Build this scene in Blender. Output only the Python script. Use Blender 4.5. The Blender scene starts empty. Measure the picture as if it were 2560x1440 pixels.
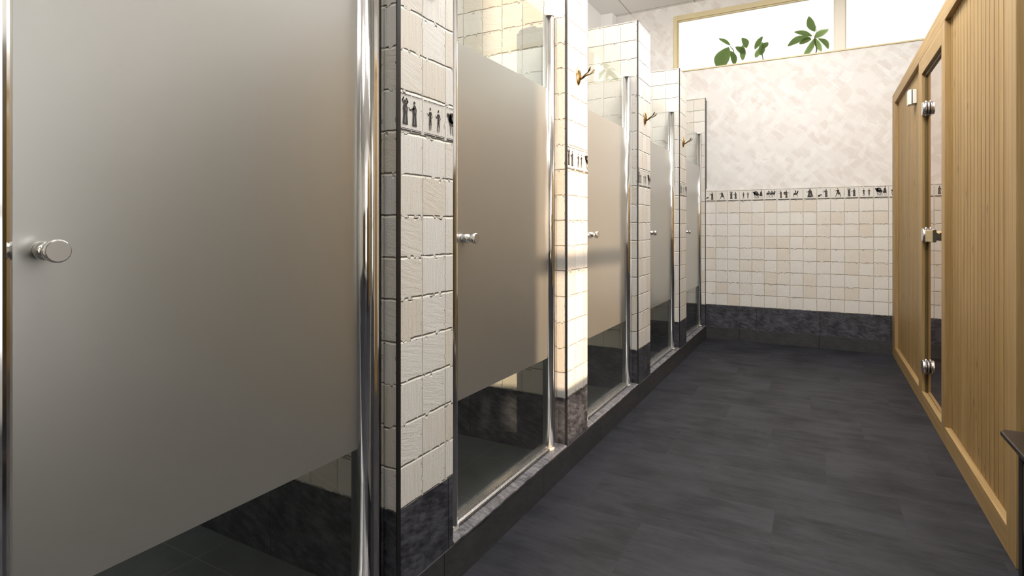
import bpy, bmesh, math, random
from math import sin, cos, pi, atan, radians
from mathutils import Vector, Matrix

random.seed(7)
S = bpy.context.scene
COL = S.collection

# ------------------------------------------------------------------ camera
F_PX = 1388.4
YAW = atan(768 / F_PX)
cam_d = bpy.data.cameras.new('camera')
cam_d.sensor_fit = 'HORIZONTAL'
cam_d.sensor_width = 36.0
cam_d.lens = 36.0 * F_PX / 2560
cam_d.shift_y = -(720 - 570) / 2560
cam_d.clip_start = 0.02
cam = bpy.data.objects.new('camera', cam_d)
cam.location = (0, 0, 1.0)
cam.rotation_euler = (pi / 2, 0, YAW)
COL.objects.link(cam)
S.camera = cam

# ------------------------------------------------------------------ sky, sun, exposure
SKY = 1.7
wd = bpy.data.worlds.new('sky')
wd.use_nodes = True
bg = wd.node_tree.nodes['Background']
bg.inputs[0].default_value = (1.0, 0.985, 0.95, 1)
bg.inputs[1].default_value = SKY
S.world = wd

sun_d = bpy.data.lights.new('sun', 'SUN')
sun_d.energy = 7.0
sun_d.color = (1.0, 0.74, 0.50)
sun_d.angle = radians(0.9)
sun = bpy.data.objects.new('sun', sun_d)
sun.location = (4, -1, 3)
sun.rotation_euler = Vector((-1, 0.55, -0.08)).to_track_quat('-Z', 'Y').to_euler()
COL.objects.link(sun)


def portal(name, loc, rot, sx, sy):
    l = bpy.data.lights.new(name, 'AREA')
    l.shape = 'RECTANGLE'
    l.size, l.size_y = sx, sy
    l.cycles.is_portal = True
    o = bpy.data.objects.new(name, l)
    o.location = loc
    o.rotation_euler = rot
    COL.objects.link(o)


portal('daylight_through_end_window', (0.17, 5.42, 2.715), (-pi / 2, 0, 0), 2.7, 0.5)
portal('daylight_through_side_window', (2.06, 0.79, 1.46), (0, pi / 2, 0), 2.3, 1.12)

S.view_settings.view_transform = 'Standard'
S.view_settings.look = 'None'
S.view_settings.gamma = 1.0
S.view_settings.use_curve_mapping = False
S.view_settings.exposure = 0.10
S.cycles.use_denoising = True
S.cycles.max_bounces = 12
S.cycles.transparent_max_bounces = 18
S.cycles.glossy_bounces = 6
S.cycles.transmission_bounces = 8
S.cycles.diffuse_bounces = 5
S.cycles.caustics_reflective = False
S.cycles.caustics_refractive = False
S.cycles.sample_clamp_indirect = 6.0


# ------------------------------------------------------------------ node helper
class NT:
    def __init__(self, name):
        self.m = bpy.data.materials.new(name)
        self.m.use_nodes = True
        self.t = self.m.node_tree
        self.t.nodes.clear()
        self.out = self.t.nodes.new('ShaderNodeOutputMaterial')

    def n(self, typ, **kw):
        nd = self.t.nodes.new('ShaderNode' + typ)
        ins = kw.pop('ins', {})
        for k, v in kw.items():
            setattr(nd, k, v)
        for k, v in ins.items():
            self.put(nd, k, v)
        return nd

    def put(self, nd, k, v):
        s = nd.inputs[k]
        if isinstance(v, bpy.types.NodeSocket):
            self.t.links.new(v, s)
        elif isinstance(v, bpy.types.Node):
            self.t.links.new(v.outputs[0], s)
        else:
            if isinstance(v, (tuple, list)) and len(v) == 3 and len(s.default_value) == 4:
                v = (*v, 1)
            s.default_value = v

    def math(self, op, a, b=None, c=None, clamp=False):
        nd = self.n('Math', operation=op)
        nd.use_clamp = clamp
        self.put(nd, 0, a)
        if b is not None:
            self.put(nd, 1, b)
        if c is not None:
            self.put(nd, 2, c)
        return nd.outputs[0]

    def smooth(self, v, lo, hi, a=0.0, b=1.0):
        nd = self.n('MapRange', interpolation_type='SMOOTHSTEP')
        for k, x in zip(range(5), (v, lo, hi, a, b)):
            self.put(nd, k, x)
        return nd.outputs[0]

    def mix(self, f, a, b, blend='MIX'):
        nd = self.n('Mix', data_type='RGBA', blend_type=blend)
        self.put(nd, 0, f)
        self.put(nd, 6, a)
        self.put(nd, 7, b)
        return nd.outputs[2]

    def comb(self, x, y, z=0.0):
        nd = self.n('CombineXYZ')
        self.put(nd, 0, x); self.put(nd, 1, y); self.put(nd, 2, z)
        return nd.outputs[0]

    def noise(self, vec, scale=5.0, detail=3.0, rough=0.55):
        nd = self.n('TexNoise')
        self.put(nd, 'Vector', vec)
        self.put(nd, 'Scale', scale)
        self.put(nd, 'Detail', detail)
        self.put(nd, 'Roughness', rough)
        return nd.outputs[0]

    def white(self, vec):
        nd = self.n('TexWhiteNoise', noise_dimensions='3D')
        self.put(nd, 'Vector', vec)
        return nd

    def uv(self):
        return self.n('UVMap').outputs[0]

    def obj(self):
        return self.n('TexCoord').outputs['Object']

    def mapped(self, vec, scale=(1, 1, 1), rot=(0, 0, 0), loc=(0, 0, 0)):
        if any(rot) and tuple(scale) != (1, 1, 1):     # turn first, stretch after
            vec = self.mapped(vec, rot=rot)
            rot = (0, 0, 0)
        nd = self.n('Mapping')
        self.put(nd, 'Vector', vec)
        nd.inputs['Location'].default_value = loc
        nd.inputs['Rotation'].default_value = rot
        nd.inputs['Scale'].default_value = scale
        return nd.outputs[0]

    def bump(self, h, strength=1.0, dist=0.002, normal=None):
        nd = self.n('Bump')
        self.put(nd, 'Height', h)
        self.put(nd, 'Strength', strength)
        self.put(nd, 'Distance', dist)
        if normal is not None:
            self.put(nd, 'Normal', normal)
        return nd.outputs[0]

    def bsdf(self, **kw):
        nd = self.n('BsdfPrincipled')
        for k, v in kw.items():
            self.put(nd, k.replace('_', ' '), v)
        return nd.outputs[0]

    def done(self, shader):
        self.t.links.new(shader, self.out.inputs[0])
        return self.m


def simple(name, col, rough=0.5, metal=0.0, **kw):
    t = NT(name)
    return t.done(t.bsdf(Base_Color=col, Roughness=rough, Metallic=metal, **kw))


# ------------------------------------------------------------------ materials
TU, TV, TV0 = 0.1, 0.1036, 0.305


def tile_mat(name, tint=(1, 1, 1)):
    t = NT(name)
    uv = t.uv()
    sep = t.n('SeparateXYZ', ins={0: uv})
    U = t.math('DIVIDE', sep.outputs[0], TU)
    V = t.math('DIVIDE', t.math('SUBTRACT', sep.outputs[1], TV0), TV)
    # chipped, wandering joints
    w1 = t.noise(uv, 22, 2, 0.5)
    w2 = t.noise(t.mapped(uv, loc=(3.1, 7.7, 0)), 26, 2, 0.5)
    chip = t.smooth(t.noise(t.mapped(uv, loc=(9, 1, 0)), 48, 1, 0.5), 0.58, 0.66, 0, 0.075)
    chip2 = t.smooth(t.noise(t.mapped(uv, loc=(1, 19, 0)), 55, 1, 0.5), 0.62, 0.70, 0, 0.06)
    Vd = t.math('ADD', V, t.math('ADD', t.math('MULTIPLY', t.math('SUBTRACT', w1, 0.5), 0.07), chip))
    Ud = t.math('ADD', U, t.math('ADD', t.math('MULTIPLY', t.math('SUBTRACT', w2, 0.5), 0.05), chip2))
    cu, cv = t.math('FLOOR', Ud), t.math('FLOOR', Vd)
    fu, fv = t.math('FRACT', Ud), t.math('FRACT', Vd)
    du = t.math('MINIMUM', fu, t.math('SUBTRACT', 1.0, fu))
    dv = t.math('MINIMUM', fv, t.math('SUBTRACT', 1.0, fv))
    hu = t.smooth(du, 0.0, 0.030, 0.35, 1)
    hv = t.smooth(dv, 0.002, 0.044)
    groove = t.math('MINIMUM', hu, hv)
    rnd = t.white(t.comb(cu, cv, 0.0))
    r1 = rnd.outputs[0]
    r2 = t.white(t.comb(cv, cu, 4.0)).outputs[0]
    # striations: vertical on some tiles, nearly horizontal on others
    sv = t.noise(t.mapped(uv, scale=(120, 9, 1)), 1.0, 3, 0.6)
    sh = t.noise(t.mapped(uv, scale=(14, 90, 1), rot=(0, 0, 0.25)), 1.0, 3, 0.6)
    stri = t.n('Mix', data_type='FLOAT')
    t.put(stri, 0, t.math('GREATER_THAN', r2, 0.5)); t.put(stri, 2, sv); t.put(stri, 3, sh)
    st = stri.outputs[0]
    pale = (0.82 * tint[0], 0.795 * tint[1], 0.75 * tint[2])
    warm = (0.74 * tint[0], 0.665 * tint[1], 0.56 * tint[2])
    base = t.mix(t.smooth(r1, 0.50, 0.95, 0, 0.62), pale, warm)
    base = t.mix(t.math('MULTIPLY', t.smooth(st, 0.40, 0.75), t.smooth(r1, 0.2, 0.9, 0.15, 0.55)), base, warm)
    band = t.math('MULTIPLY', t.math('GREATER_THAN', V, 9.02), t.math('LESS_THAN', V, 9.98))
    base = t.mix(t.math('MULTIPLY', band, 0.55), base, (0.80, 0.775, 0.73))
    base = t.mix(groove, (0.68, 0.63, 0.54), base)
    pit = t.smooth(t.noise(uv, 170, 2, 0.6), 0.30, 0.42, 0.0, 1.0)
    h = t.math('ADD', t.math('MULTIPLY', groove, 1.0), t.math('ADD', t.math('MULTIPLY', st, 0.30), t.math('MULTIPLY', pit, 0.12)))
    nrm = t.bump(h, 1.0, 0.0042)
    return t.done(t.bsdf(Base_Color=base, Roughness=0.62, Normal=nrm, Specular_IOR_Level=0.3))


def slate_mat(name, c1, c2, joint=0.488, off=0.026, rough=0.45):
    t = NT(name)
    uv = t.uv()
    sep = t.n('SeparateXYZ', ins={0: uv})
    n1 = t.noise(uv, 9, 6, 0.7)
    n2 = t.noise(t.mapped(uv, scale=(20, 60, 1), rot=(0, 0, 0.3)), 1, 4, 0.65)
    f = t.math('MULTIPLY', t.math('ADD', n1, n2), 0.5)
    col = t.mix(t.smooth(f, 0.38, 0.64), c1, c2)
    U = t.math('FRACT', t.math('DIVIDE', t.math('SUBTRACT', sep.outputs[0], off), joint))
    d = t.math('MINIMUM', U, t.math('SUBTRACT', 1.0, U))
    j = t.smooth(d, 0.001, 0.006)
    col = t.mix(j, (0.012, 0.012, 0.013), col)
    nrm = t.bump(t.math('ADD', t.math('MULTIPLY', f, 0.6), j), 0.6, 0.0015)
    return t.done(t.bsdf(Base_Color=col, Roughness=rough, Normal=nrm))


def stall_floor_mat():
    t = NT('stall_floor_tile')
    uv = t.uv()
    sep = t.n('SeparateXYZ', ins={0: uv})
    n1 = t.noise(uv, 7, 6, 0.7)
    col = t.mix(n1, (0.045, 0.052, 0.058), (0.14, 0.16, 0.17))
    js = []
    for k, off in ((0, 0.11), (1, 0.28)):
        U = t.math('FRACT', t.math('DIVIDE', t.math('SUBTRACT', sep.outputs[k], off), 0.33))
        js.append(t.math('MINIMUM', U, t.math('SUBTRACT', 1.0, U)))
    j = t.smooth(t.math('MINIMUM', js[0], js[1]), 0.003, 0.010)
    col = t.mix(j, (0.16, 0.16, 0.15), col)
    return t.done(t.bsdf(Base_Color=col, Roughness=0.35, Normal=t.bump(n1, 0.3, 0.001)))


def plaster_mat():
    t = NT('trowelled_plaster')
    uv = t.uv()
    wob = t.noise(uv, 6, 2, 0.5)
    wv = t.n('VectorMath', operation='ADD')
    t.put(wv, 0, uv)
    t.put(wv, 1, t.comb(t.math('MULTIPLY', wob, 0.06), t.math('MULTIPLY', t.noise(t.mapped(uv, loc=(5, 5, 0)), 7, 2, 0.5), 0.06)))
    base = (0.84, 0.815, 0.79)
    col = base
    hsum = None
    for i, (ang, sx, sy, c) in enumerate(((0.80, 6.5, 15, (0.92, 0.91, 0.89)), (-0.72, 15, 7.5, (0.74, 0.69, 0.65)),
                                          (0.62, 9, 20, (0.76, 0.71, 0.68)), (-0.85, 9, 17, (0.90, 0.89, 0.87)))):
        p = t.mapped(wv.outputs[0], scale=(sx, sy, 1), rot=(0, 0, ang), loc=(i * 3.7, i * 1.3, 0))
        vo = t.n('TexVoronoi', distance='CHEBYCHEV', voronoi_dimensions='2D')
        t.put(vo, 'Vector', p); t.put(vo, 'Scale', 1.1); t.put(vo, 'Randomness', 0.75)
        rc = t.n('SeparateXYZ', ins={0: vo.outputs['Color']}).outputs[0]
        streak = t.noise(t.mapped(uv, scale=(sx * 1.2, sy * 9, 1) if sx < sy else (sx * 9, sy * 1.2, 1), rot=(0, 0, ang)), 1.0, 3, 0.6)
        edge = t.smooth(vo.outputs['Distance'], 0.34, 0.56, 1.0, 0.0)
        mask = t.math('MULTIPLY', t.math('MULTIPLY', t.smooth(rc, 0.45, 0.95), edge), t.smooth(streak, 0.3, 0.6, 0.35, 1.0))
        col = t.mix(t.math('MULTIPLY', mask, 0.75), col, c)
        hh = t.math('MULTIPLY', t.math('ADD', rc, t.math('MULTIPLY', streak, 0.5)), t.smooth(rc, 0.35, 0.6))
        hsum = hh if hsum is None else t.math('ADD', hsum, hh)
    sp = t.smooth(t.noise(uv, 120, 2, 0.6), 0.68, 0.74, 0, 0.35)
    col = t.mix(sp, col, (0.42, 0.38, 0.35))
    nrm = t.bump(hsum, 0.8, 0.0030)
    return t.done(t.bsdf(Base_Color=col, Roughness=0.75, Normal=nrm, Specular_IOR_Level=0.2))


def floor_mat():
    t = NT('dark_vinyl_planks')
    uv = t.uv()
    sep = t.n('SeparateXYZ', ins={0: uv})
    row = t.math('FLOOR', t.math('DIVIDE', sep.outputs[1], 0.31))
    fr = t.math('FRACT', t.math('DIVIDE', sep.outputs[1], 0.31))
    ush = t.math('ADD', t.math('DIVIDE', sep.outputs[0], 0.62), t.math('MULTIPLY', row, 0.37))
    cell = t.math('FLOOR', ush)
    fu = t.math('FRACT', ush)
    r = t.white(t.comb(cell, row, 1.0)).outputs[0]
    p = t.n('VectorMath', operation='ADD')
    t.put(p, 0, uv); t.put(p, 1, t.comb(t.math('MULTIPLY', r, 13.0), t.math('MULTIPLY', r, 7.0), 0.0))
    s1 = t.noise(t.mapped(p.outputs[0], scale=(3.0, 12, 1)), 1.0, 6, 0.68)
    s2 = t.noise(t.mapped(p.outputs[0], scale=(9, 70, 1)), 1.0, 5, 0.7)
    s3 = t.noise(p.outputs[0], 3.2, 4, 0.6)
    f = t.math('ADD', t.math('ADD', t.math('MULTIPLY', s1, 0.38), t.math('MULTIPLY', s2, 0.16)), t.math('MULTIPLY', s3, 0.46))
    col = t.mix(t.smooth(f, 0.38, 0.62), (0.009, 0.0095, 0.0135), (0.033, 0.034, 0.042))
    col = t.mix(t.smooth(s3, 0.52, 0.75, 0, 0.45), col, (0.020, 0.019, 0.034))
    col = t.mix(t.math('MULTIPLY', r, 0.25), col, (0.024, 0.025, 0.032))
    scr = t.smooth(t.noise(t.mapped(p.outputs[0], scale=(26, 210, 1), loc=(2, 2, 0)), 1.0, 3, 0.6), 0.66, 0.78, 0, 0.35)
    col = t.mix(scr, col, (0.080, 0.080, 0.088))
    d1 = t.math('MULTIPLY', t.math('MINIMUM', fr, t.math('SUBTRACT', 1.0, fr)), 0.31)
    d2 = t.math('MULTIPLY', t.math('MINIMUM', fu, t.math('SUBTRACT', 1.0, fu)), 0.62)
    j = t.smooth(t.math('MINIMUM', d1, d2), 0.0, 0.0022)
    col = t.mix(t.math('MULTIPLY', t.math('SUBTRACT', 1.0, j), 0.6), col, (0.02, 0.02, 0.022))
    rough = t.smooth(f, 0.3, 0.7, 0.56, 0.42)
    nrm = t.bump(t.math('ADD', f, j), 0.25, 0.0008)
    return t.done(t.bsdf(Base_Color=col, Roughness=rough, Normal=nrm, Specular_IOR_Level=0.22))


def wood_mat(name, c1, c2, pitch=None, axis='Z', knots=True, rough=0.5):
    """vertical (Z) or lengthwise (Y/X) pine grain in object space"""
    t = NT(name)
    o = t.obj()
    sep = t.n('SeparateXYZ', ins={0: o})
    if axis == 'Z':
        a, b, l = sep.outputs[0], sep.outputs[1], sep.outputs[2]
    elif axis == 'Y':
        a, b, l = sep.outputs[0], sep.outputs[2], sep.outputs[1]
    else:
        a, b, l = sep.outputs[1], sep.outputs[2], sep.outputs[0]
    if pitch:
        bi = t.math('FLOOR', t.math('DIVIDE', b, pitch))
        r = t.white(t.comb(bi, 3.0, 1.0)).outputs[0]
    else:
        r = t.math('MULTIPLY', t.math('FLOOR', t.math('MULTIPLY', b, 2.0)), 0.137)
    l2 = t.math('ADD', l, t.math('MULTIPLY', r, 17.0))
    v = t.comb(a, b, l2)
    bend = t.noise(t.mapped(v, scale=(2, 2, 0.7)), 1.0, 2, 0.5)
    v2 = t.comb(t.math('ADD', a, t.math('MULTIPLY', bend, 0.02)), t.math('ADD', b, t.math('MULTIPLY', bend, 0.03)), l2)
    g1 = t.noise(t.mapped(v2, scale=(60, 60, 1.6)), 1.0, 5, 0.6)
    g2 = t.noise(t.mapped(v2, scale=(260, 260, 5)), 1.0, 3, 0.6)
    g = t.math('ADD', t.math('MULTIPLY', g1, 0.7), t.math('MULTIPLY', g2, 0.3))
    col = t.mix(t.smooth(g, 0.30, 0.70), c2, c1)
    if pitch:
        col = t.mix(t.math('MULTIPLY', r, 0.30), col, tuple(x * 0.80 for x in c2))
    if knots:
        vo = t.n('TexVoronoi', feature='F1', voronoi_dimensions='2D')
        t.put(vo, 'Vector', t.comb(t.math('MULTIPLY', b, 14.0), t.math('MULTIPLY', l2, 5.0), 0.0)); t.put(vo, 'Scale', 1.0)
        rc = t.n('SeparateXYZ', ins={0: vo.outputs['Color']}).outputs[1]
        k = t.math('MULTIPLY', t.smooth(vo.outputs['Distance'], 0.03, 0.12, 1, 0), t.math('GREATER_THAN', rc, 0.82))
        col = t.mix(t.math('MULTIPLY', k, 0.85), col, (0.09, 0.05, 0.02))
    return t.done(t.bsdf(Base_Color=col, Roughness=rough, Normal=t.bump(g, 0.25, 0.0008), Specular_IOR_Level=0.3))


def clear_glass(name, tint, rough=0.0, ior=1.5, add=0.0, refl=(1, 1, 1)):
    """sheet glass: lets light straight through, reflects by Fresnel on both faces"""
    t = NT(name)
    back = t.n('NewGeometry').outputs['Backfacing']
    io = t.n('Mix', data_type='FLOAT')
    t.put(io, 0, back); t.put(io, 2, ior); t.put(io, 3, 1.0 / ior)
    fr = t.n('Fresnel', ins={'IOR': io.outputs[0]})
    tr = t.n('BsdfTransparent', ins={0: tint})
    gl = t.n('BsdfGlossy', ins={0: refl, 'Roughness': rough})
    mx = t.n('MixShader', ins={0: t.math('ADD', fr.outputs[0], add, clamp=True), 1: tr.outputs[0], 2: gl.outputs[0]})
    return t.done(mx.outputs[0])


def frosted_glass():
    t = NT('frosted_glass')
    back = t.n('NewGeometry').outputs['Backfacing']
    io = t.n('Mix', data_type='FLOAT')
    t.put(io, 0, back); t.put(io, 2, 1.45); t.put(io, 3, 1.0 / 1.45)
    fr = t.n('Fresnel', ins={'IOR': io.outputs[0]})
    n = t.noise(t.obj(), 5, 4, 0.6)
    col = t.mix(n, (0.26, 0.25, 0.225), (0.29, 0.28, 0.25))
    df = t.n('BsdfDiffuse', ins={0: col})
    tl = t.n('BsdfTranslucent', ins={0: (0.36, 0.36, 0.33)})
    m1 = t.n('MixShader', ins={0: 0.25, 1: df.outputs[0], 2: tl.outputs[0]})
    gl = t.n('BsdfGlossy', ins={0: (0.95, 0.95, 0.93), 'Roughness': 0.34})
    f = t.math('ADD', t.math('MULTIPLY', fr.outputs[0], 0.58), 0.42)
    m2 = t.n('MixShader', ins={0: f, 1: m1.outputs[0], 2: gl.outputs[0]})
    return t.done(m2.outputs[0])


def obscure_glass():
    t = NT('obscure_window_glass')
    n = t.noise(t.obj(), 60, 2, 0.5)
    gl = t.n('BsdfRefraction', ins={0: (0.98, 0.99, 0.95), 'Roughness': 0.30, 'IOR': 1.25, 'Normal': t.bump(n, 0.15, 0.001)})
    tr = t.n('BsdfTransparent', ins={0: (0.97, 0.98, 0.94)})
    mx = t.n('MixShader', ins={0: 0.30, 1: gl.outputs[0], 2: tr.outputs[0]})
    return t.done(mx.outputs[0])


def leaf_mat():
    t = NT('leaf_green')
    n = t.noise(t.obj(), 14, 3, 0.5)
    col = t.mix(n, (0.50, 0.62, 0.34), (0.62, 0.74, 0.46))
    d = t.n('BsdfDiffuse', ins={0: col})
    tl = t.n('BsdfTranslucent', ins={0: t.mix(n, (0.54, 0.66, 0.36), (0.68, 0.78, 0.50))})
    mx = t.n('MixShader', ins={0: 0.4, 1: d.outputs[0], 2: tl.outputs[0]})
    return t.done(mx.outputs[0])


def ceiling_mat():
    t = NT('ceiling_tiles')
    uv = t.uv()
    sep = t.n('SeparateXYZ', ins={0: uv})
    ds = []
    for k, off in ((0, -1.6), (1, 5.25)):
        U = t.math('FRACT', t.math('DIVIDE', t.math('SUBTRACT', sep.outputs[k], off), 0.6))
        ds.append(t.math('MULTIPLY', t.math('MINIMUM', U, t.math('SUBTRACT', 1.0, U)), 0.6))
    j = t.smooth(t.math('MINIMUM', ds[0], ds[1]), 0.003, 0.006)
    n = t.noise(uv, 90, 2, 0.5)
    col = t.mix(j, (0.42, 0.41, 0.39), (0.86, 0.855, 0.85))
    return t.done(t.bsdf(Base_Color=col, Roughness=0.85, Normal=t.bump(t.math('ADD', j, t.math('MULTIPLY', n, 0.15)), 0.4, 0.002)))


def brushed(name, col, rough):
    t = NT(name)
    n = t.noise(t.mapped(t.obj(), scale=(400, 400, 4)), 1.0, 2, 0.5)
    return t.done(t.bsdf(Base_Color=col, Metallic=1.0, Roughness=t.smooth(n, 0.3, 0.7, rough * 0.8, rough * 1.3)))


M = {
    'tile': tile_mat('travertine_wall_tile'),
    'slate': slate_mat('dark_slate_tile', (0.018, 0.018, 0.023), (0.105, 0.108, 0.130)),
    'kick': slate_mat('charcoal_kick', (0.034, 0.034, 0.036), (0.058, 0.058, 0.062), joint=0.62, off=0.0, rough=0.5),
    'sill': slate_mat('pale_slate_sill', (0.09, 0.09, 0.10), (0.26, 0.25, 0.27), joint=9.0, off=-3.0, rough=0.22),  # slate lightened so its colour carries the sill's bluish reflection
    'stallfloor': stall_floor_mat(),
    'plaster': plaster_mat(),
    'white': simple('white_paint', (0.92, 0.92, 0.91), 0.7),
    'floor': floor_mat(),
    'ceil': ceiling_mat(),
    'chrome': brushed('polished_chrome', (0.86, 0.85, 0.84), 0.09),
    'face': simple('worn_knob_face', (0.50, 0.48, 0.45), 0.42, 0.85),
    'satin': brushed('satin_steel', (0.62, 0.62, 0.63), 0.28),
    'trim': simple('black_edge_trim', (0.012, 0.011, 0.011), 0.35),
    'rubber': simple('clear_plastic_foot', (0.72, 0.70, 0.62), 0.4),
    'cap': simple('white_plastic_cap', (0.82, 0.82, 0.80), 0.35),
    'print': simple('black_figure_print', (0.028, 0.024, 0.022), 0.6),
    'printg': simple('grey_figure_print', (0.16, 0.15, 0.14), 0.6),
    'glass': clear_glass('clear_door_glass', (0.945, 0.965, 0.95)),
    'wglass': clear_glass('window_glass', (0.98, 0.98, 0.98)),
    'bronze': clear_glass('bronze_sauna_glass', (0.60, 0.40, 0.30), ior=1.7, add=0.30, refl=(1.0, 0.93, 0.87)),
    'frost': frosted_glass(),
    'obscure': obscure_glass(),
    'cream': simple('cream_window_paint', (0.72, 0.62, 0.38), 0.45),
    'pale': simple('pale_mullion_paint', (0.80, 0.74, 0.64), 0.5),
    'brass': simple('aged_brass', (0.55, 0.38, 0.18), 0.22, 1.0),
    'brassd': simple('dark_bronze', (0.12, 0.085, 0.045), 0.3, 1.0),
    'leaf': leaf_mat(),
    'stem': simple('stem_brown', (0.20, 0.19, 0.09), 0.7),
    'board': wood_mat('pine_boards', (0.42, 0.28, 0.115), (0.25, 0.15, 0.05), pitch=0.057),
    'pine': wood_mat('pine_frame', (0.42, 0.285, 0.13), (0.27, 0.17, 0.065), knots=False),
    'piney': wood_mat('pine_rail', (0.42, 0.285, 0.13), (0.27, 0.17, 0.065), axis='Y', knots=False),
    'pinedk': wood_mat('dark_pine', (0.15, 0.105, 0.035), (0.10, 0.065, 0.02), knots=True),  # darker pine than the frame
    'handle': wood_mat('handle_wood', (0.50, 0.38, 0.20), (0.40, 0.29, 0.14), axis='Y', knots=False),
    'handled': simple('handle_dark_end', (0.055, 0.045, 0.028), 0.6),
    'boxw': simple('ivory_plastic', (0.66, 0.66, 0.62), 0.4),
    'boxd': simple('black_plastic', (0.015, 0.014, 0.016), 0.4),
    'benchm': simple('dark_bench_metal', (0.035, 0.026, 0.022), 0.32, 0.4),
    'benchb': simple('black_bench_leg', (0.006, 0.006, 0.007), 0.5),
}
lt = NT('added_lamp_diffuser')  # glow of the added corridor lights
M['lamp'] = lt.done(lt.n('Emission', ins={0: (1.0, 0.97, 0.93), 1: 30.0}).outputs[0])
lt = NT('added_dimmer_lamp_diffuser')
M['lampdim'] = lt.done(lt.n('Emission', ins={0: (1.0, 0.97, 0.93), 1: 19.0}).outputs[0])
lt = NT('added_sauna_lamp_glow')  # glow of the lamp added inside the sauna
M['saunalamp'] = lt.done(lt.n('Emission', ins={0: (1.0, 0.55, 0.28), 1: 14.0}).outputs[0])


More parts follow.
